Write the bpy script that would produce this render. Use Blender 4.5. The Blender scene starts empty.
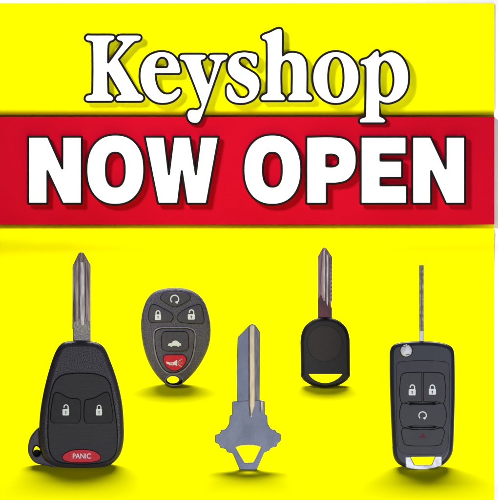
import bpy, bmesh, math, random
from mathutils import Vector, Matrix
R = math.radians
random.seed(4)
S = bpy.context.scene
COL = S.collection
TH = R(18.0)                      # tilt of the sign and keys / pitch of the camera
RT = Vector((1, 0, 0)); UP = Vector((0, math.sin(TH), math.cos(TH))); FW = Vector((0, math.cos(TH), -math.sin(TH)))
V0 = -2.17
def P(px, py, D):                 # photo pixel + depth -> world (1 unit = 100 photo pixels)
    return RT*((px-249)/100) + UP*((250-py)/100 - V0) + FW*D
def floor_depth(py): return ((250-py)/100 - V0)/math.tan(TH)
JY = 250                          # where the sheet leaves the tabletop
DW = floor_depth(JY)

# ---------------------------------------------------------------- materials
DIM = 0.62
DIMMED = {'grained_black_plastic','smooth_black_plastic','rubber_button','loop_plastic','grained_grey_plastic','grey_plastic_panel','grey_rubber_button','light_grey_lip','dim_red_print','matt_black_rubber','brown_black_rubber','slate_plastic','slate_plate','slate_button'}
def mat(name, col, rough=0.5, metal=0.0, col2=None, nscale=40, bump=0.0, bscale=120, spec=0.5, stretch=(1,1,1), contrast=(0.35,0.65), coat=0.0):
    m = bpy.data.materials.new(name); m.use_nodes = True
    nt = m.node_tree; b = nt.nodes['Principled BSDF']
    k = DIM if name in DIMMED else 1.0
    if name in ('smooth_black_plastic','rubber_button'): k *= 0.72
    kk = (k, k*0.96, k*1.12) if k != 1.0 else (1, 1, 1)
    col = tuple(c*q for c, q in zip(col, kk)); col2 = tuple(c*q for c, q in zip(col2, kk)) if col2 else None
    b.inputs['Base Color'].default_value = (*col, 1); b.inputs['Roughness'].default_value = rough
    if name in DIMMED and spec == 0.5: spec = 0.28
    b.inputs['Metallic'].default_value = metal; b.inputs['Specular IOR Level'].default_value = spec
    b.inputs['Coat Weight'].default_value = coat
    tc = nt.nodes.new('ShaderNodeTexCoord'); mp = nt.nodes.new('ShaderNodeMapping')
    mp.inputs['Scale'].default_value = stretch
    nt.links.new(tc.outputs['Object'], mp.inputs[0])
    if col2:
        n = nt.nodes.new('ShaderNodeTexNoise'); n.inputs['Scale'].default_value = nscale; n.inputs['Detail'].default_value = 4
        nt.links.new(mp.outputs[0], n.inputs['Vector'])
        r = nt.nodes.new('ShaderNodeValToRGB')
        r.color_ramp.elements[0].position = contrast[0]; r.color_ramp.elements[0].color = (*col, 1)
        r.color_ramp.elements[1].position = contrast[1]; r.color_ramp.elements[1].color = (*col2, 1)
        nt.links.new(n.outputs['Fac'], r.inputs[0]); nt.links.new(r.outputs[0], b.inputs['Base Color'])
    if bump:
        n2 = nt.nodes.new('ShaderNodeTexNoise'); n2.inputs['Scale'].default_value = bscale; n2.inputs['Detail'].default_value = 3
        nt.links.new(mp.outputs[0], n2.inputs['Vector'])
        bp = nt.nodes.new('ShaderNodeBump'); bp.inputs['Strength'].default_value = bump; bp.inputs['Distance'].default_value = 0.01
        nt.links.new(n2.outputs['Fac'], bp.inputs['Height']); nt.links.new(bp.outputs[0], b.inputs['Normal'])
    return m
M = {
 'yellow': mat('yellow_vinyl', (0.97,0.95,0.0), 0.9, col2=(0.93,0.91,0.0), nscale=1.5, spec=0.0),
 'white_bg': mat('white_paper', (0.93,0.91,0.87), 0.9, col2=(0.9,0.88,0.84), nscale=2, spec=0.0),
 'red': mat('red_vinyl', (0.475,0.001,0.013), 0.7, col2=(0.505,0.0015,0.016), nscale=1.3, spec=0.03),
 'letter': mat('white_acrylic', (0.92,0.90,0.92), 0.6, col2=(0.89,0.87,0.89), nscale=5, spec=0.2),
 'black_edge': mat('black_edge', (0.004,0.003,0.005), 0.7, col2=(0.007,0.005,0.008), nscale=30, spec=0.1),
 'plastic': mat('grained_black_plastic', (0.048,0.042,0.052), 0.36, col2=(0.08,0.072,0.086), nscale=70, bump=0.3, bscale=85, contrast=(0.42,0.8)),
 'panel': mat('smooth_black_plastic', (0.045,0.042,0.048), 0.5, col2=(0.062,0.058,0.066), nscale=14, stretch=(0.5,1,6), bump=0.05, bscale=80),
 'button': mat('rubber_button', (0.036,0.033,0.038), 0.55, col2=(0.048,0.044,0.05), nscale=20, bump=0.06, bscale=90),
 'tabmat': mat('loop_plastic', (0.085,0.075,0.1), 0.5, col2=(0.12,0.11,0.135), nscale=24, bump=0.3, bscale=60),
 'fobgrey': mat('grained_grey_plastic', (0.11,0.1,0.115), 0.3, col2=(0.36,0.34,0.37), nscale=95, bump=0.6, bscale=95, contrast=(0.4,0.85)),
 'fobpanel': mat('grey_plastic_panel', (0.12,0.11,0.12), 0.42, col2=(0.18,0.165,0.18), nscale=30, bump=0.3, bscale=60),
 'fobbutton': mat('grey_rubber_button', (0.1,0.092,0.1), 0.45, col2=(0.125,0.115,0.125), nscale=26, bump=0.06, bscale=60),
 'lip': mat('light_grey_lip', (0.34,0.32,0.35), 0.35, col2=(0.55,0.52,0.56), nscale=20),  # paler grey than the fob body
 'seam': mat('dark_seam', (0.008,0.007,0.009), 0.8, col2=(0.014,0.012,0.014), nscale=30, spec=0.05),
 'icon': mat('white_print', (0.9,0.93,1.0), 0.6, col2=(0.82,0.86,1.0), nscale=40, spec=0.2),
 'icondark': mat('grey_print', (0.12,0.12,0.13), 0.6, col2=(0.16,0.16,0.17), nscale=40, spec=0.2),
 'redbutton': mat('red_rubber', (0.68,0.012,0.03), 0.5, col2=(0.75,0.02,0.04), nscale=22, bump=0.05, bscale=60, spec=0.25),
 'redicon': mat('dim_red_print', (0.2,0.03,0.045), 0.6, col2=(0.12,0.03,0.04), nscale=60),
 'nickel': mat('sheen_streaked_nickel', (0.1,0.055,0.045), 0.28, metal=0.4, col2=(0.5,0.38,0.34), nscale=7, stretch=(9,1,0.5), bump=0.05, bscale=60),  # pale streaks paint reflections into the blade colour
 'nickel_grain': mat('cast_nickel', (0.2,0.175,0.155), 0.45, metal=0.2, col2=(0.42,0.385,0.34), nscale=75, bump=0.2, bscale=95, contrast=(0.4,0.66)),
 'bright': mat('milled_highlight_metal', (0.9,0.86,0.88), 0.25, metal=0.2, col2=(0.55,0.46,0.48), nscale=12, stretch=(3,1,0.6)),  # highlight on the milled ridges, put into the colour
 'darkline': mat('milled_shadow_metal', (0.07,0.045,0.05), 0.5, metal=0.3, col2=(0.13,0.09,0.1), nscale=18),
 'purple': mat('tinted_steel', (0.085,0.038,0.045), 0.3, metal=0.35, col2=(0.34,0.21,0.23), nscale=7, stretch=(9,1,0.5), bump=0.05, bscale=60),  # same painted reflection streaks over a purple tint
 'wine': mat('wine_red_steel', (0.045,0.004,0.008), 0.4, metal=0.2, col2=(0.12,0.012,0.02), nscale=14),
 'blue_steel': mat('blue_grey_nickel', (0.12,0.136,0.2), 0.34, metal=0.3, col2=(0.17,0.188,0.265), nscale=6, bump=0.03, bscale=60, stretch=(1,1,0.6)),
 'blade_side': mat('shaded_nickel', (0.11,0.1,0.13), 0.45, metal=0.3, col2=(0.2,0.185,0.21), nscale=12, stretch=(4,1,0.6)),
 'pale_glint': mat('pale_highlight_metal', (0.82,0.68,0.48), 0.35, metal=0.15, col2=(0.62,0.48,0.33), nscale=16, stretch=(3,1,0.5)),  # cream highlight painted as a pale metal colour
 'blackhead': mat('matt_black_rubber', (0.008,0.006,0.008), 0.5, col2=(0.013,0.01,0.012), nscale=12, bump=0.08, bscale=90, spec=0.3),
 'blackdish': mat('brown_black_rubber', (0.034,0.02,0.021), 0.5, col2=(0.008,0.006,0.008), nscale=2.4, bump=0.06, bscale=90, spec=0.3),
 'slate': mat('slate_plastic', (0.034,0.037,0.05), 0.34, col2=(0.042,0.045,0.06), nscale=8, bump=0.015, bscale=80),
 'slateplate': mat('slate_plate', (0.04,0.04,0.048), 0.4, col2=(0.047,0.047,0.055), nscale=8, bump=0.015, bscale=80),
 'slatebutton': mat('slate_button', (0.046,0.045,0.052), 0.42, col2=(0.054,0.053,0.06), nscale=10, bump=0.015, bscale=80),
 'chrome': mat('satin_chrome', (0.78,0.77,0.78), 0.22, metal=0.4, col2=(0.45,0.43,0.45), nscale=14),
 'edgecut': mat('laser_cut_steel', (0.09,0.08,0.055), 0.4, metal=0.3, col2=(0.27,0.25,0.2), nscale=26, stretch=(1,1,1)),
 'edgebright': mat('light_steel', (0.55,0.52,0.46), 0.35, metal=0.2, col2=(0.75,0.72,0.66), nscale=20),
}

# ---------------------------------------------------------------- outlines
def outline(pts, n=7):
    """closed outline: (x,y) = smooth point on the curve, (x,y,r) = corner rounded by r"""
    N = len(pts); out = []
    V = [Vector((p[0], p[1])) for p in pts]; C = [len(p) > 2 for p in pts]
    seq = []                                    # (point, corner radius or None)
    for i in range(N):
        j = (i+1) % N
        p1, p2 = V[i], V[j]
        seq.append((p1, pts[i][2] if C[i] else None))
        if C[i] and C[j]: continue
        p0 = V[i-1] if not C[i] else p1 - (p2-p1)*0.5
        p3 = V[(j+1) % N] if not C[j] else p2 + (p2-p1)*0.5
        l = (p2-p1).length
        m1 = (p2-p0); m2 = (p3-p1)
        m1 = m1.normalized()*l if not C[i] else (p2-p1)
        m2 = m2.normalized()*l if not C[j] else (p2-p1)
        for k in range(1, n):
            t = k/n; t2 = t*t; t3 = t2*t
            q = p1*(2*t3-3*t2+1) + m1*(t3-2*t2+t) + p2*(-2*t3+3*t2) + m2*(t3-t2)
            seq.append((q, None))
    K = len(seq)
    for i, (p, r) in enumerate(seq):
        if not r: out.append(p); continue
        a, b = seq[i-1][0], seq[(i+1) % K][0]
        ra = min(r, (a-p).length*0.49); rb = min(r, (b-p).length*0.49)
        A = p+(a-p).normalized()*ra; B = p+(b-p).normalized()*rb
        for k in range(6):
            t = k/5; out.append(A*(1-t)**2 + p*2*t*(1-t) + B*t*t)
    return [(q.x, q.y) for q in out]
def zoomed(pts, x0, y0, s): return [(p[0]/s+x0, p[1]/s+y0, *( [p[2]/s] if len(p) > 2 else [])) for p in pts]
def corners(pts, r): return [(x, y, r) for x, y in pts]
def rrect(x0, y0, x1, y1, r): return [(x0,y0,r),(x1,y0,r),(x1,y1,r),(x0,y1,r)]
def oval(cx, cy, rx, ry, e=2.0, n=40):
    o = []
    for k in range(n):
        a = 2*math.pi*k/n; c, s = math.cos(a), math.sin(a)
        o.append((cx+rx*math.copysign(abs(c)**(2/e), c), cy+ry*math.copysign(abs(s)**(2/e), s)))
    return o

# ---------------------------------------------------------------- things
def root(name, label, cat, px, py, D, group=None, sink=0):
    o = bpy.data.objects.new(name, None); o.empty_display_size = 0.2; COL.objects.link(o)
    o.location = P(px, py, D+sink/100); o.rotation_euler = (-TH, 0, 0)
    o['label'] = label; o['category'] = cat
    if group: o['group'] = group
    o['_bx'] = float(px); o['_by'] = float(py)
    return o
def top(o):
    while o.parent: o = o.parent
    return o
def loc(par, x, y):
    t = top(par); return ((x-t['_bx'])/100, (t['_by']-y)/100)
def finish(name, me, m, par, label=None):
    me.name = name; me.materials.clear(); me.materials.append(m)
    o = bpy.data.objects.new(name, me); COL.objects.link(o); o.parent = par
    if label: o['label'] = label
    return o
def curve_mesh(cu):
    tmp = bpy.data.objects.new('tmp', cu); COL.objects.link(tmp)
    dg = bpy.context.evaluated_depsgraph_get(); dg.update()
    me = bpy.data.meshes.new_from_object(tmp.evaluated_get(dg))
    bpy.data.objects.remove(tmp); bpy.data.curves.remove(cu)
    bm = bmesh.new(); bm.from_mesh(me)
    bmesh.ops.remove_doubles(bm, verts=bm.verts, dist=0.00002)
    bmesh.ops.recalc_face_normals(bm, faces=bm.faces)
    bm.transform(Matrix.Rotation(R(90), 4, 'X')); bm.to_mesh(me); bm.free()
    return me
def slab(name, outs, z0, z1, bev, m, par, label=None, raw=False, cut=None):
    """plate from height z0 to z1 (px, toward the viewer) with rounded edges"""
    cu = bpy.data.curves.new('c', 'CURVE'); cu.dimensions = '2D'; cu.fill_mode = 'BOTH'
    for o in outs:
        pts = o if raw else outline(o)
        sp = cu.splines.new('POLY'); sp.points.add(len(pts)-1); sp.use_cyclic_u = True
        for k, (x, y) in enumerate(pts):
            lx, lz = loc(par, x, y); sp.points[k].co = (lx, lz, 0, 1)
    cu.bevel_depth = bev/100; cu.bevel_resolution = 5 if bev > 1 else 2; cu.offset = -bev/100
    cu.extrude = max(0.0001, ((z1-z0)/2-bev)/100)
    me = curve_mesh(cu)
    me.transform(Matrix.Translation((0, -(z0+z1)/200, 0)))
    o = finish(name, me, m, par, label)
    if cut:
        c = slab('cutter', [cut], z0-5, z1+5, 0, m, par)
        md = o.modifiers.new('hole', 'BOOLEAN'); md.object = c; md.solver = 'EXACT'; md.operation = 'DIFFERENCE'
        dg = bpy.context.evaluated_depsgraph_get(); dg.update()
        nm = bpy.data.meshes.new_from_object(o.evaluated_get(dg))
        o.modifiers.clear(); old = o.data; o.data = nm; nm.name = name
        bpy.data.meshes.remove(old); cm = c.data; bpy.data.objects.remove(c); bpy.data.meshes.remove(cm)
    return o
def piping(name, outs, z, r, m, par, raw=False, closed=True, label=None, flat=1.0):
    cu = bpy.data.curves.new('c', 'CURVE'); cu.dimensions = '3D'; cu.fill_mode = 'FULL'
    for o in outs:
        pts = o if (raw or not closed) else outline(o)
        sp = cu.splines.new('POLY'); sp.points.add(len(pts)-1); sp.use_cyclic_u = closed
        for k, (x, y) in enumerate(pts):
            lx, lz = loc(par, x, y); sp.points[k].co = (lx, lz, 0, 1)
    cu.bevel_depth = r/100; cu.bevel_resolution = 2; cu.use_fill_caps = True
    me = curve_mesh(cu)
    me.transform(Matrix.Scale(flat, 4, (0,1,0)))
    me.transform(Matrix.Translation((0, -z/100, 0)))
    return finish(name, me, m, par, label)

# ---------------------------------------------------------------- the setting
def sheet(name, parts, m, nx=1):
    bm = bmesh.new()
    for prof, x0, x1 in parts:
        rows = [[bm.verts.new(P(x0+(x1-x0)*i/nx, py, D)) for i in range(nx+1)] for (py, D) in prof]
        for a, b in zip(rows, rows[1:]):
            for i in range(nx):
                f = bm.faces.new((a[i], a[i+1], b[i+1], b[i])); f.smooth = True
    me = bpy.data.meshes.new(name); bm.to_mesh(me); bm.free()
    me.materials.append(m); o = bpy.data.objects.new(name, me); COL.objects.link(o); o['kind'] = 'structure'
    return o
BT, BB = 117.0, 224.5            # red banner, top and bottom edge
def profile(off, top_y, roll=True):
    pr = [(top_y, DW+off)]
    if roll:  # sheet edges rolled back, shaped to put shade along the banner
        w = 11.5
        for k in range(15):
            u = k/14; pr.append((BT-w+1+w*u, DW+off+0.20*(1-math.sqrt(max(0, 1-u*u)))))
        for k in range(15):
            u = 1-k/14; pr.append((BB-1+(w-1)*(1-u), DW+off+0.10*(1-math.sqrt(max(0, 1-u*u)))))
    c = 0.9                       # curve into the tabletop
    # corner at (JY, DW); wall direction up, floor direction toward the viewer
    A = (JY-14, DW+off)
    yB = JY+34; Bp = (yB, floor_depth(yB)+off)
    for k in range(25):
        t = k/24
        y = A[0]*(1-t)**2 + JY*2*t*(1-t) + Bp[0]*t*t
        D = A[1]*(1-t)**2 + (DW+off)*2*t*(1-t) + Bp[1]*t*t
        pr.append((y, D))
    for y in (380, 460, 520, 620): pr.append((y, floor_depth(y)+off))
    return pr
bd = sheet('backdrop', [(profile(0, 3.2), -60, 494.3)], M['yellow'], 4)
bd['label'] = 'bright yellow backdrop sweeping down into the tabletop'
bg = sheet('wall', [(profile(0.014, -60, False), 494.0, 700), ([(-60, DW+0.014), (4.5, DW+0.014)], -160, 494.0)], M['white_bg'], 2)
bg['label'] = 'white wall and floor behind the yellow sheet'

# ---------------------------------------------------------------- lettering
def letter(par, ch, outs, z0, z1, raw=False, r=1.16):
    smp = outs if raw else [outline(o) for o in outs]
    o = slab('letter', smp, z0, z1, 0.0, M['letter'], par, 'white letter %s with black edge' % ch, raw=True)
    piping('letter_edge', smp, z1-0.35, r, M['black_edge'], o, raw=True)
    return o
banner = root('banner', 'red banner with raised white words NOW OPEN across the yellow backdrop', 'sign banner', 220, BB, DW)
slab('panel', [corners([(-60,BT),(494.4,BT),(494.4,BB),(-60,BB)], 0)], -2, 3.8, 0.6, M['red'], banner)
LB = 9.6
for ch, pts, x0 in (
  ('N', [(45,65),(155,65),(235,243),(235,65),(343,65),(343,437),(237,437),(152,255),(152,437),(45,437)], 20),
  ('W', [(26,65),(135,65),(160,275),(186,65),(278,65),(310,275),(336,65),(437,65),(370,437),(260,437),(232,255),(210,437),(100,437)], 140),
  ('E', [(48,65),(302,65),(302,163),(158,163),(158,198),(278,198),(278,293),(158,293),(158,335),(305,335),(305,437),(48,437)], 352),
  ('N', [(40,65),(142,65),(226,243),(226,65),(333,65),(333,437),(228,437),(145,255),(145,437),(40,437)], 405)):
    letter(banner, ch, [zoomed(corners(pts, 1.5), x0, 125, 5.555)], 3.8, LB)
P_ = [(35,65,2),(200,65),(262,82),(303,130),(314,195),(303,258),(262,308),(200,325),(148,325,2),(148,437,2),(35,437,2)]
Ph = [(146,165,2),(185,165),(208,177),(213,198),(208,218),(185,230),(146,230,2)]
letter(banner, 'P', [zoomed(P_, 300, 125, 5.555), zoomed(Ph, 300, 125, 5.555)], 3.8, LB)
for cx in (80+196/5.557, 235+207.5/5.56):
    cy = 125+248/5.555
    letter(banner, 'O', [oval(cx, cy, 28.9, 35.1, 2.25, 72), oval(cx, cy, 9.4, 17.0, 2.5, 48)], 3.8, LB, raw=True)

word = root('raised_lettering', 'raised white serif word Keyshop with black edge above the red banner', 'sign lettering', 249, 118, DW)
K_ = [(28,76),(40,57),(60,56,6),(180,56,6),(200,60),(207,76),(196,92),(178,100),(168,118),(165,222,2),(249,107,4),(243,99,8),(222,92),(212,76),(222,60),(240,56,6),(335,56,6),(355,60),(362,76),(350,94),(318,104),(228,203,3),(345,398,10),(370,412),(378,433),(365,449),(345,452,6),(235,452,6),(214,449),(207,432),(218,414),(239,407,5),(163,278,2),(167,400,8),(190,414),(200,432),(190,449),(170,452,6),(55,452,6),(35,449),(27,433),(38,412),(66,405),(72,390),(72,112),(66,100),(38,93)]
e_ = [(350,243,10),(182,243,2),(187,290),(205,342),(238,376),(285,380),(318,358),(338,343),(358,345),(366,365),(352,400),(305,440),(235,456),(165,440),(108,385),(76,315),(68,250),(80,180),(120,118),(180,86),(240,80),(300,98),(345,150),(362,205),(364,228)]
eh = [(186,194,8),(190,165),(208,135),(235,126),(260,142),(269,172),(262,193,14)]
y_ = [(22,70),(34,54),(55,51,4),(160,51,4),(180,56),(186,70),(174,86),(156,96),(196,224,1),(228,104),(224,94),(205,86),(196,70),(204,55),(220,51,4),(290,51,4),(308,55),(314,70),(300,90),(278,100),(268,120),(158,430),(140,458),(110,463),(82,450),(68,415),(76,385),(100,375),(130,376),(148,362),(149,340),(60,110),(48,94),(30,88)]
s_ = [(306,120),(304,165),(298,188),(284,196),(268,188),(246,150),(222,130),(198,126),(178,138),(176,160),(196,184),(250,214),(300,250),(322,300),(318,360),(285,420),(230,450),(170,456),(115,442),(82,405),(77,345),(86,318),(103,311),(119,322),(138,358),(162,396),(195,409),(230,394),(239,365),(222,337),(150,295),(102,250),(85,195),(96,140),(135,98),(200,82),(260,88),(294,98)]
h_ = [(61,92),(72,79),(110,64),(148,46),(170,45),(181,60),(181,198,0),(205,182),(240,177),(285,190),(310,222),(318,270),(318,402,6),(340,416),(350,434),(340,449),(325,451,3),(225,451,3),(212,449),(208,434),(215,418),(231,405,5),(231,262),(222,237),(203,227),(185,238),(175,265),(175,405,5),(191,418),(198,434),(192,449),(180,451,3),(80,451,3),(64,449),(57,434),(65,418),(92,404,8),(92,135),(86,116),(68,108)]
p_ = [(53,124),(62,109),(98,96),(130,66),(150,56),(163,66),(164,92,0),(198,70),(240,64),(288,92),(320,150),(328,215),(315,280),(275,330),(225,352),(188,351),(165,340,0),(167,422,6),(190,434),(199,448),(192,461),(180,463,3),(70,463,3),(54,461),(49,448),(58,434),(84,424,6),(86,156),(78,141),(60,138)]
ph = [(165,165),(174,132),(195,119),(224,145),(241,215),(230,280),(203,312),(178,307),(166,285)]
LK = 6.9
letter(word, 'K', [zoomed(K_, 80, 25, 5.885)], 0, LK)
letter(word, 'e', [zoomed(e_, 130, 40, 7.14), zoomed(eh, 130, 40, 7.14)], 0, LK+0.3)
letter(word, 'y', [zoomed(y_, 175, 45, 5.883)], 0, LK+0.6)
letter(word, 's', [zoomed(s_, 215, 40, 7.14)], 0, LK+0.3)
letter(word, 'h', [zoomed(h_, 250, 20, 5.557)], 0, LK)
letter(word, 'o', [oval(305+220/7.14, 40+268/7.14, 23.5, 26.4, 2.05, 64), oval(305+220/7.14, 40+268/7.14, 7.7, 19.8, 2.15, 48)], 0, LK+0.3, raw=True)
letter(word, 'p', [zoomed(p_, 350, 40, 5.555), zoomed(ph, 350, 40, 5.555)], 0, LK+0.6)

# ---------------------------------------------------------------- printed symbols
def arc(cx, cy, rx, ry, a0, a1, n=18):
    return [(cx+rx*math.cos(R(a0+(a1-a0)*k/n)), cy-ry*math.sin(R(a0+(a1-a0)*k/n))) for k in range(n+1)]
def padlock(par, cx, cy, w, h, z, opened=False, left=False):
    bw, bh = w, h*0.56
    top_y = cy+h/2-bh
    ic = slab('padlock_icon', [rrect(cx-bw/2, top_y, cx+bw/2, cy+h/2, w*0.16)], z, z+0.25, 0, M['icon'], par)
    rr = bw*0.31; sy = top_y-h*0.16
    if opened:
        path = [(cx+rr*1.1, top_y+0.3), (cx+rr*1.1, sy-0.3)] + arc(cx+rr*0.1, sy-0.3, rr, rr*1.05, 0, 200)
    else:
        path = [(cx+rr, top_y+0.3)] + arc(cx, sy, rr, rr*1.1, 0, 180) + [(cx-rr, top_y+0.3)]
    piping('shackle', [path], z+0.2, w*0.095, M['icon'], ic, closed=False, raw=True, flat=0.4)
    slab('keyhole', [oval(cx, top_y+bh*0.42, w*0.11, w*0.11), ], z+0.27, z+0.37, 0, M['icondark'], ic, raw=True)
    slab('keyhole', [corners([(cx-w*0.06, top_y+bh*0.4), (cx+w*0.06, top_y+bh*0.4), (cx+w*0.06, top_y+bh*0.8), (cx-w*0.06, top_y+bh*0.8)], 0)], z+0.27, z+0.36, 0, M['icondark'], ic)
    return ic
def start_icon(par, cx, cy, r, z, th):
    ic = piping('start_icon', [arc(cx, cy, r, r, -52, 228, 28)], z+0.15, th, M['icon'], par, closed=False, raw=True, flat=0.4)
    a = R(-52); x, y = cx+r*math.cos(a), cy-r*math.sin(a)
    slab('arrow_head', [corners([(x-r*0.62, y-r*0.12), (x+r*0.35, y-r*0.5), (x+r*0.05, y+r*0.42)], 0)], z, z+0.3, 0, M['icon'], ic)
    return ic
def text(par, s, cx, cy, capw, caph, z, m):
    cu = bpy.data.curves.new('t', 'FONT'); cu.body = s; cu.size = 1; cu.extrude = 0.01; cu.offset = 0.012
    tmp = bpy.data.objects.new('tmp', cu); COL.objects.link(tmp)
    dg = bpy.context.evaluated_depsgraph_get(); dg.update()
    me = bpy.data.meshes.new_from_object(tmp.evaluated_get(dg)); bpy.data.objects.remove(tmp)
    xs = [v.co.x for v in me.vertices]; ys = [v.co.y for v in me.vertices]
    x0, x1, y0, y1 = min(xs), max(xs), min(ys), max(ys); lx, lz = loc(par, cx, cy)
    for v in me.vertices:
        v.co = Vector((lx+((v.co.x-x0)/(x1-x0)-0.5)*capw/100, -z/100-v.co.z*0.1, lz+((v.co.y-y0)/(y1-y0)-0.5)*caph/100))
    return finish('lettering', me, m, par)
def button(par, pts, z0, z1, m, name='button', label=None, seam=0.55, bev=0.5):
    b = slab(name, [pts], z0, z1, bev, m, par, label)
    piping('seam', [pts], z0+0.35, seam, M['seam'], b)
    return b

# ---------------------------------------------------------------- 1. black remote key with red panic button
g = 'car keys and remotes standing on the yellow tabletop'
k1 = root('car_key', 'large black remote head key with lock buttons and red PANIC button', 'car key', 80, 468, floor_depth(467.5), g, 12)
T = 20
body = [(68,341.2),(90,341.2),(98,342.8),(104.5,348),(110,360),(117,380),(122,402.5),(123.8,424),(123.5,442),(119.3,456),(110,465),(98,467.6),(75,468),(58,466.8),(46.5,461.5),(41,451),(39.2,438),(39.3,422),(41.3,404),(45.3,384),(51.8,361),(57,348.8),(62,343.2)]
b1 = slab('body', [body], 0, T, 6.0, M['plastic'], k1)
tab = [(46,424),(38.3,427.6),(30.6,436.7),(27.8,448),(29.2,455.5),(34.8,462.5),(46,465.6),(60,466.8),(66,455),(60,440)]
hole = [(33.6,448),(36,445.6),(39.5,447.5),(41,452),(39,456),(35.5,456.5),(33,453)]
slab('key_loop', [tab], 3, 12, 2.2, M['tabmat'], k1, cut=hole)
piping('loop_rim', [hole], 12, 0.7, M['seam'], k1)
slab('loop_recess', [[(33.8,451),(38,449.5),(41.2,452.5),(39,457),(35,457)]], 4.4, 8, 0.2, M['seam'], k1)
plate = [(66.4,374.2),(90,373.5),(98,374.8),(105.5,378),(109.8,384.5),(113.2,402),(116.6,426),(116.8,446),(114.5,455),(107,461),(92,463.6),(72,463.6),(57,461),(50.5,453.5),(48.3,440),(48.2,422),(49.2,404),(52.6,387),(57.4,378.6)]
pl = slab('faceplate', [plate], T-1, T+0.8, 0.6, M['panel'], k1)
piping('seam', [plate], T+0.1, 0.75, M['seam'], pl)
ul = [(54.6,393.6),(58.4,392.8),(68.7,398),(78,399.2),(80.5,402.5),(80.3,419,0),(78,423,0.8),(53,422.8,1.5),(50.6,419.5),(51.8,405)]
bu = button(k1, ul, T+0.6, T+1.9, M['button']); padlock(bu, 65.8, 409.7, 6.6, 11.4, T+1.9, opened=True)
lk = [(85.6,400,1),(95,397.8),(104,392.8),(108,392.6),(110.4,400),(112.8,418.5),(110.8,422.8,1),(86.4,423,1.5),(84.4,420),(84.4,403)]
bl = button(k1, lk, T+0.6, T+1.9, M['button']); padlock(bl, 99.0, 409.7, 6.0, 11.4, T+1.9)
pb = button(k1, [(62.4,457.2),(66.5,452.6),(75,450),(88,450),(96.6,452.6),(100.4,457.6),(96.5,461),(81,462.4),(66,461)], T+0.6, T+2.2, M['redbutton'], 'panic_button', 'red oval panic button')
text(pb, 'PANIC', 81.8, 456.0, 18.2, 5.2, T+2.5, M['icon'])
# blade
bl1 = [(73.0,343,0),(73.0,330,0.3),(72.3,329,0.3),(72.5,266,1),(78.6,253.4,1),(81.3,252.2),(84.0,253.4,1),(90.6,265,1),(90.7,343,0)]
bd1 = slab('blade', [bl1], 8, 12, 0.8, M['nickel'], k1)
slab('blade_shank', [corners([(73.3,321),(90.4,321),(90.4,343),(73.3,343)], 0.5)], 9, 12.3, 0.4, M['nickel_grain'], bd1)
slab('milled_ridge', [[(80.3,262,0.5),(83.4,262,0.5),(84.3,285,0.5),(84.2,319),(82.2,325.5),(80.3,319)]], 11.6, 13.0, 0.5, M['bright'], bd1)
slab('milled_groove', [corners([(78.6,258),(79.7,258),(79.7,320),(78.6,318)], 0.3)], 11.8, 12.35, 0.1, M['darkline'], bd1)
slab('milled_ridge', [corners([(76.3,268),(77.6,262),(77.6,326),(76.3,326)], 0.3)], 11.7, 12.6, 0.3, M['bright'], bd1)
slab('milled_groove', [corners([(85.1,262),(86.0,264),(86.0,316),(85.1,320)], 0.3)], 11.8, 12.35, 0.1, M['darkline'], bd1)
slab('milled_groove', [corners([(74.6,268),(75.3,267),(75.3,322),(74.6,322)], 0.2)], 11.8, 12.3, 0.1, M['darkline'], bd1)

# ---------------------------------------------------------------- 2. oval grey remote
k2 = root('car_remote', 'oval grey keyless remote with four dark buttons and a red horn button', 'car remote', 174, 387.5, floor_depth(387), g, 11)
T = 18
ob = zoomed([(150,66),(200,54),(270,56),(318,76),(350,112),(368,162),(377,225),(370,290),(345,350),(310,402),(270,442),(240,461),(215,466),(190,454),(150,415),(118,362),(98,302),(88,240),(88,180),(100,128),(120,90)], 120, 275, 4.15)
oh = [(167,380),(169.5,377),(173.5,376.2),(177.6,377.5),(178.8,380.2),(176.5,382.6),(171,383)]
b2 = slab('body', [ob], 0, T, 5.0, M['fobgrey'], k2, cut=oh)
slab('ring_slot', [[(165.8,379.5),(169,376),(174,375),(179.6,376.6),(182.4,380.2),(181.2,383.6),(177,384.8),(171,384.6),(167,382.8)], oh], T-2.4, T-0.2, 0.0, M['seam'], k2)
piping('slot_rim', [[(165.2,379.5),(169,375.4),(174,374.4),(180,376),(183,380.2),(181.6,384.2),(177,385.4),(171,385.2),(166.6,383.2)]], T-0.3, 0.45, M['lip'], k2)
pn = [(153.9,334.6),(155.5,330),(161,327.6,1),(188,327.6,1),(193.6,330),(195.2,334.6),(193.8,352),(189.8,363),(183,370.6),(173.5,374),(165,371.4),(158.4,362),(154.8,350)]
pp = slab('panel', [pn], T-1, T+0.5, 0.3, M['fobpanel'], k2)
piping('panel_lip', [pn], T+0.3, 0.8, M['lip'], pp)
piping('seam', [[(x+(174-x)*0.045, y+(350-y)*0.045, *r) for x, y, *r in pn]], T+0.5, 0.45, M['seam'], pp)
B = zoomed([(168,97),(176,82),(195,73),(230,70),(268,74),(289,86),(289,100),(250,124),(228,131),(205,124)], 120, 275, 4.15)
bb = button(k2, B, T-0.4, T+1.4, M['fobbutton']); start_icon(bb, 174.7, 299.2, 4.0, T+1.5, 0.62)
B = [(151.5,305.4),(155,304.6),(165.6,310),(171.4,313.4),(173,317.6),(170.5,321.6,1),(150.4,322.2,1),(148.4,318),(149.2,311)]
bb = button(k2, B, T-0.4, T+1.4, M['fobbutton']); padlock(bb, 158, 315, 6.2, 9.8, T+1.5)
B = [(177.2,317),(180,313),(188,308),(197.6,304.7),(200.8,305.6),(203,313.6),(203.8,321),(201.6,323.4),(181,322.2),(177.9,320)]
bb = button(k2, B, T-0.4, T+1.4, M['fobbutton']); padlock(bb, 191.3, 314.6, 7.0, 10.0, T+1.5, opened=True)
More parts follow.
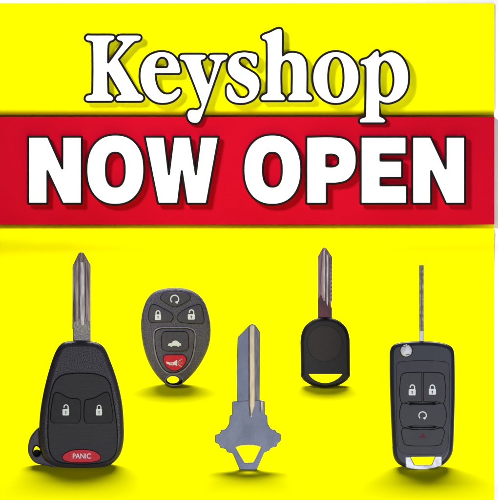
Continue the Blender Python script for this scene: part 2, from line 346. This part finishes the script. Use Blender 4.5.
bb = button(k2, rrect(161.8,331.6,188.2,350.8,5), T+0.3, T+2.2, M['fobbutton'])
car = [(167.8,345.6,.3),(168.4,343.6,.6),(171.4,343),(173.4,341),(176.8,340.8),(179.4,342.8),(181,343.6,.6),(181.2,345.6,.3),(179.4,345.8),(178.2,347),(176.8,345.9),(172.6,345.9),(171.4,347),(170,345.9)]
slab('car_icon', [car], T+2.2, T+2.5, 0, M['icon'], bb)
rb = button(k2, [(163.4,358),(165.5,355,1.5),(183,354.8,1.5),(186,358),(184.8,363.8),(180,368.8),(174.5,370.6),(168.4,368.4),(164.6,363.4)], T+0.3, T+2.2, M['redbutton'], 'horn_button', 'red horn button')
hn = slab('horn_icon', [corners([(166.4,361.4),(169.6,362.6),(173.6,362.2),(176.6,360),(177.2,360),(177.2,365.8),(176.6,365.8),(174,364.6),(173.4,365.4),(169.6,365.2),(168.4,364),(166.4,363.4)], 0.2), corners([(169.8,363.5),(173.2,363.4),(173.2,364.4),(170.2,364.4)], 0.1)], T+2.2, T+2.5, 0, M['icon'], rb)
for a in ((178.2,361.6,182.4,358.8),(178.4,363,183.2,363),(178.2,364.4,182,366.8)):
    piping('sound_ray', [[(a[0],a[1]),(a[2],a[3])]], T+2.4, 0.27, M['icon'], hn, closed=False, raw=True)

# ---------------------------------------------------------------- 3. blank house key
k3 = root('blank_key', 'uncut blue grey metal blank key standing on its stepped bow', 'house key', 248, 470, floor_depth(469.5), g, 1)
hd = corners([(236.2,401),(232.2,401.4),(232,414.8),(229.6,415.4),(229.2,423.4),(225.8,429),(221.2,429.8),(219.8,433.6),(215.2,434.6),(215.0,442.6),(218.8,444.2),(220.2,447.9),(225.9,449),(226.9,452.3),(232.5,453.2),(239.7,469.9),(256.6,469.9),(264.4,452.3),(269.3,450.7),(270.8,447.9),(276.7,446.7),(277.5,443.4),(280.8,441.2),(280.8,433.8),(276.3,432.2),(275.4,429.8),(270.8,429),(267.6,423.4),(267.3,415.4),(265,414.6),(264.7,401),(259.7,400)], 1.3)
bh = [(235.2,447.3,.8),(240.5,445.4),(248,444.8),(255.5,445.2),(261.4,446.8,.8),(253.6,462.6,1),(244.4,463,1)]
T = 4
slab('bow', [hd, bh], 0, T, 0.7, M['blue_steel'], k3)
piping('bow_edge_glint', [bh], T-0.5, 0.45, M['pale_glint'], bpy.data.objects['bow'])  # thin painted highlight around the hole
bl3 = [(237.0,402,0),(236.6,372,1),(237.5,337.4,0.8),(248.8,325.6,0.5),(252,324.0),(255.6,325.2,1),(260.0,331.8,1),(259.7,402,0)]
b3 = slab('blade', [bl3], 0.3, T-0.4, 0.6, M['blue_steel'], k3)
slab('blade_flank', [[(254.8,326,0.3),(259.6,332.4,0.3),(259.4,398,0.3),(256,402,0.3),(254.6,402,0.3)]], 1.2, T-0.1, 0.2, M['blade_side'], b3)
slab('milled_groove', [corners([(248.3,328.4),(249.5,326.6),(249.6,403),(250.6,416.2),(249.6,416.4),(248.5,404)], 0.3)], 1.2, T+0.15, 0.1, M['darkline'], b3)
slab('milled_cut', [[(249.6,326.8,0.3),(252,324.9),(254.6,326.4,0.3),(254.9,404,0.5),(251.2,417.4,0.3),(249.7,405,0.5)]], 1.4, T+0.6, 0.6, M['pale_glint'], b3)  # raised strip coloured as the groove's highlight
slab('milled_cut', [corners([(260.7,401.6),(262.9,401.6),(262.6,410.5),(261.4,411.6)], 0.3)], 2, T+0.4, 0.3, M['pale_glint'], b3)
slab('milled_groove', [corners([(259.6,401),(260.6,401),(260.6,412),(259.6,411)], 0.2)], 2, T+0.15, 0.1, M['darkline'], b3)

# ---------------------------------------------------------------- 4. transponder key with black head
k4 = root('car_key', 'steel key with round black plastic head standing beside the blank key', 'car key', 325, 388, floor_depth(387.5), g, 8)
T = 15
hd = zoomed([(152,46),(195,42),(238,46),(275,62),(312,98),(330,150),(333,210),(334,350,0),(335,366,4),(312,394),(262,421),(195,432),(130,421),(80,394),(58,366,4),(61,350,0),(58,210),(60,150),(78,98),(115,62)], 290, 310, 5.555)
hh = zoomed([(104,356,0),(291,356,0),(270,378),(235,398),(195,406),(155,398),(122,378)], 290, 310, 5.555)
b4 = slab('head', [hd], 0, T, 4.0, M['blackhead'], k4, cut=hh)
dish = oval(324.8, 343.5, 17.2, 17.6)
d4 = slab('dish', [dish], T-0.3, T+0.12, 0.1, M['blackdish'], k4, raw=True)
piping('dish_rim', [oval(324.8, 343.5, 17.4, 17.8, 2, 60)], T-0.15, 0.3, M['blackhead'], d4, raw=True)
bl4 = corners([(317.7,320),(317.7,257),(322.6,248.4),(324.3,247.3),(326.4,248.4),(332,257),(332,301),(331,303),(331,307),(332,308),(332,320)], 0.5)
b = slab('blade', [bl4], 6, 9.5, 0.6, M['purple'], k4)
slab('blade_shank', [corners([(318,300),(321,294),(323.6,301),(329,302),(331.6,307.5),(331.6,320),(318,320)], 0.5)], 7, 9.8, 0.2, M['wine'], b)
slab('milled_ridge', [corners([(323.4,251),(324.8,250),(324.8,301),(323.4,296)], 0.3)], 8.6, 10.2, 0.3, M['bright'], b)
slab('milled_groove', [corners([(325,250),(326.4,251),(326.4,303),(325,303)], 0.3)], 8.6, 9.8, 0.1, M['darkline'], b)
slab('milled_ridge', [corners([(326.6,253),(327.9,256),(327.9,306),(326.6,304)], 0.3)], 8.6, 10.2, 0.3, M['bright'], b)
slab('milled_groove', [corners([(328.8,257),(330.2,259),(330.2,301),(328.8,301)], 0.3)], 8.6, 9.8, 0.1, M['darkline'], b)
for y in range(262, 300, 4):
    slab('bitting_tooth', [corners([(330.8,y),(332.1,y+0.8),(332.1,y+1.8),(330.5,y+2.4)], 0.2)], 7, 9.9, 0.1, M['darkline'], b)

# ---------------------------------------------------------------- 5. flip key
k5 = root('flip_key', 'slate flip key with thin upright blade, silver release disc and chrome loop', 'car key', 422, 469.5, floor_depth(469), g, 10)
T = 18
bo = [(389.6,359),(390.6,348.6),(395,344),(404,342),(422.6,341.1),(437.8,342),(448.8,344.9),(453.4,349.6),(454.6,359),(454.9,395),(454.3,419),(453.2,447),(451.5,454.8),(446,462.4),(436.4,467.6),(423.6,469.4),(409,468.4),(398,463.6),(393.4,456),(392.2,443),(391,419),(390.1,395)]
bhh = corners([(410.6,457),(435,456.6),(431.6,464.7),(414.8,464.9)], 0.8)
b5 = slab('body', [bo], 0, T, 4.5, M['slate'], k5, cut=bhh)
fp = [(396.4,368),(397.4,363.4),(403,361.4),(422.6,360.4),(442,361.2),(448,363.2),(449.4,368),(449.6,400),(448.6,440),(446.6,450),(441,453.6),(423,454.6),(404,453.8),(398.8,450),(397,440),(396.2,400)]
f5 = slab('faceplate', [fp], T-0.5, T+0.55, 0.5, M['slateplate'], k5)
ub = [(401.2,402),(401.0,376.5),(404.4,373.2),(413,372.4),(421.9,372.2,.5),(421.9,401.4,.5),(410,401.2)]
lb = [(423.3,372.2,.5),(432,372.4),(441,373.2),(444.3,376.5),(444.2,402),(435,401.2),(423.3,401.4,.5)]
bb = button(k5, ub, T+0.3, T+1.3, M['slatebutton'], seam=0.4); padlock(bb, 412.2, 389.8, 7.0, 11.0, T+1.3, opened=True)
bb = button(k5, lb, T+0.3, T+1.3, M['slatebutton'], seam=0.4); padlock(bb, 432.4, 389.6, 7.2, 10.2, T+1.3)
sb = [(401.6,404.4),(412,404.8),(422.6,404.6),(433,404.8),(444,404.4),(443.8,426.2),(433,425.8),(422.6,426),(412,425.8),(402.2,426.2)]
bb = button(k5, sb, T+0.3, T+1.3, M['slatebutton'], seam=0.4); start_icon(bb, 422.6, 415.4, 3.7, T+1.3, 0.62)
ab = [(402.4,429),(412,429.4),(422.6,429.2),(433,429.4),(443.4,429),(442.6,440),(440.4,444.4),(436,445.6),(423,446),(410,445.6),(405,444.2),(403,440)]
bb = button(k5, ab, T+0.3, T+1.3, M['slatebutton'], seam=0.4)
slab('warning_icon', [corners([(422.8,432.6),(426.4,438),(419.2,438)], 0.4)], T+1.3, T+1.5, 0, M['redicon'], bb)
for y in (403.2, 427.4):
    slab('divider', [[(409,y),(415,y-0.6),(422.6,y-0.4),(430,y-0.6),(436,y),(430,y+0.7),(422.6,y+0.5),(415,y+0.7)]], T+0.4, T+1.0, 0.1, M['seam'], k5)
rd = slab('release_button', [oval(406.3, 350.7, 6.0, 6.0, 2, 40)], T-1, T+2, 0.9, M['chrome'], k5, 'round silver release disc', raw=True)
piping('seam', [oval(406.3, 350.7, 6.3, 6.3, 2, 40)], T-0.1, 0.45, M['seam'], rd, raw=True)
slab('cap_mark', [oval(404.4, 346.8, 2.2, 0.5, 2, 16)], T+1.9, T+2.1, 0, M['icondark'], rd, raw=True)
slab('cap_mark', [oval(407.8, 354.8, 2.4, 0.6, 2, 16)], T+1.9, T+2.1, 0, M['icondark'], rd, raw=True)
br = [(405.2,456.8,.6),(410.4,456.8,.6),(414.6,464.9,1),(431.8,464.7,1),(435.2,456.3,.6),(442.0,456.1,.6),(441.6,465.8,.6),(432,468.5),(423.6,469.5),(412,468.9),(405.8,467.3,.6)]
slab('chrome_loop', [br], 2, T+0.9, 0.7, M['chrome'], k5)
piping('chrome_trim', [[(392.7,447),(393.9,456),(398.4,463.4),(405.8,467.3)]], 9, 0.6, M['chrome'], k5, closed=False, raw=True)
piping('chrome_trim', [[(441.4,465.4),(446.0,462.0),(451.2,454.4),(452.8,446),(453.7,425)]], 9, 0.6, M['chrome'], k5, closed=False, raw=True)
b = slab('blade', [corners([(419.3,343),(419.2,265.2),(423.7,265.0),(423.8,343)], 0.4)], 5, 13, 0.4, M['edgecut'], k5)
slab('blade_root', [corners([(419.5,331),(423.6,331),(423.7,343),(419.4,343)], 0.2)], 8, 13.3, 0.2, M['edgebright'], b)
slab('milled_groove', [corners([(421.1,268),(421.8,268),(421.8,330),(421.1,330)], 0.1)], 8, 13.15, 0.0, M['darkline'], b)

for o in S.objects:
    for k in ('_bx', '_by'):
        if k in o: del o[k]

# ---------------------------------------------------------------- light
w = bpy.data.worlds.new('World'); S.world = w; w.use_nodes = True
w.node_tree.nodes['Background'].inputs[0].default_value = (0.75, 0.8, 1, 1)
w.node_tree.nodes['Background'].inputs[1].default_value = 0.06
def aim(o, target): o.rotation_euler = (Vector(target)-o.location).to_track_quat('-Z', 'Y').to_euler()
def lamp(kind, name, pos, target, energy, col=(1,1,1), **kw):
    l = bpy.data.lights.new(name, kind); l.energy = energy; l.color = col
    for k, v in kw.items(): setattr(l, k, v)
    o = bpy.data.objects.new(name, l); COL.objects.link(o); o.location = pos; aim(o, target); return o
wc = P(243, 124, DW)
dr = (RT*0.85 - UP*0.8 + FW*1.0).normalized()
lamp('SPOT', 'sign_spot', wc-dr*25, wc, 42000, (0.83,0.83,1), shadow_soft_size=3.0, spot_size=R(17.0), spot_blend=0.25)
tb = P(249, 430, floor_depth(430))
OD = Vector((0, math.sin(R(39)), math.cos(R(39)))); tm = P(249, 420, floor_depth(420))
lamp('AREA', 'overhead_softbox', tm+OD*30, tm, 15200, (1,0.99,1), shape='RECTANGLE', size=21, size_y=10)
lamp('AREA', 'front_fill', tb+Vector((5, -24, 3.4)), tb+Vector((0,2,1)), 3300, (0.78,0.82,1.0), shape='RECTANGLE', size=7, size_y=3)  # added fill with no visible source, brightens the key faces

# ---------------------------------------------------------------- camera
cd = bpy.data.cameras.new('camera'); cam = bpy.data.objects.new('camera', cd); COL.objects.link(cam)
cd.type = 'ORTHO'; cd.ortho_scale = 5.0; cd.clip_end = 200
cam.location = P(249, 250, -20)
aim(cam, P(249, 250, 0)); S.camera = cam
S.view_settings.view_transform = 'Standard'; S.view_settings.look = 'None'; S.view_settings.exposure = 0
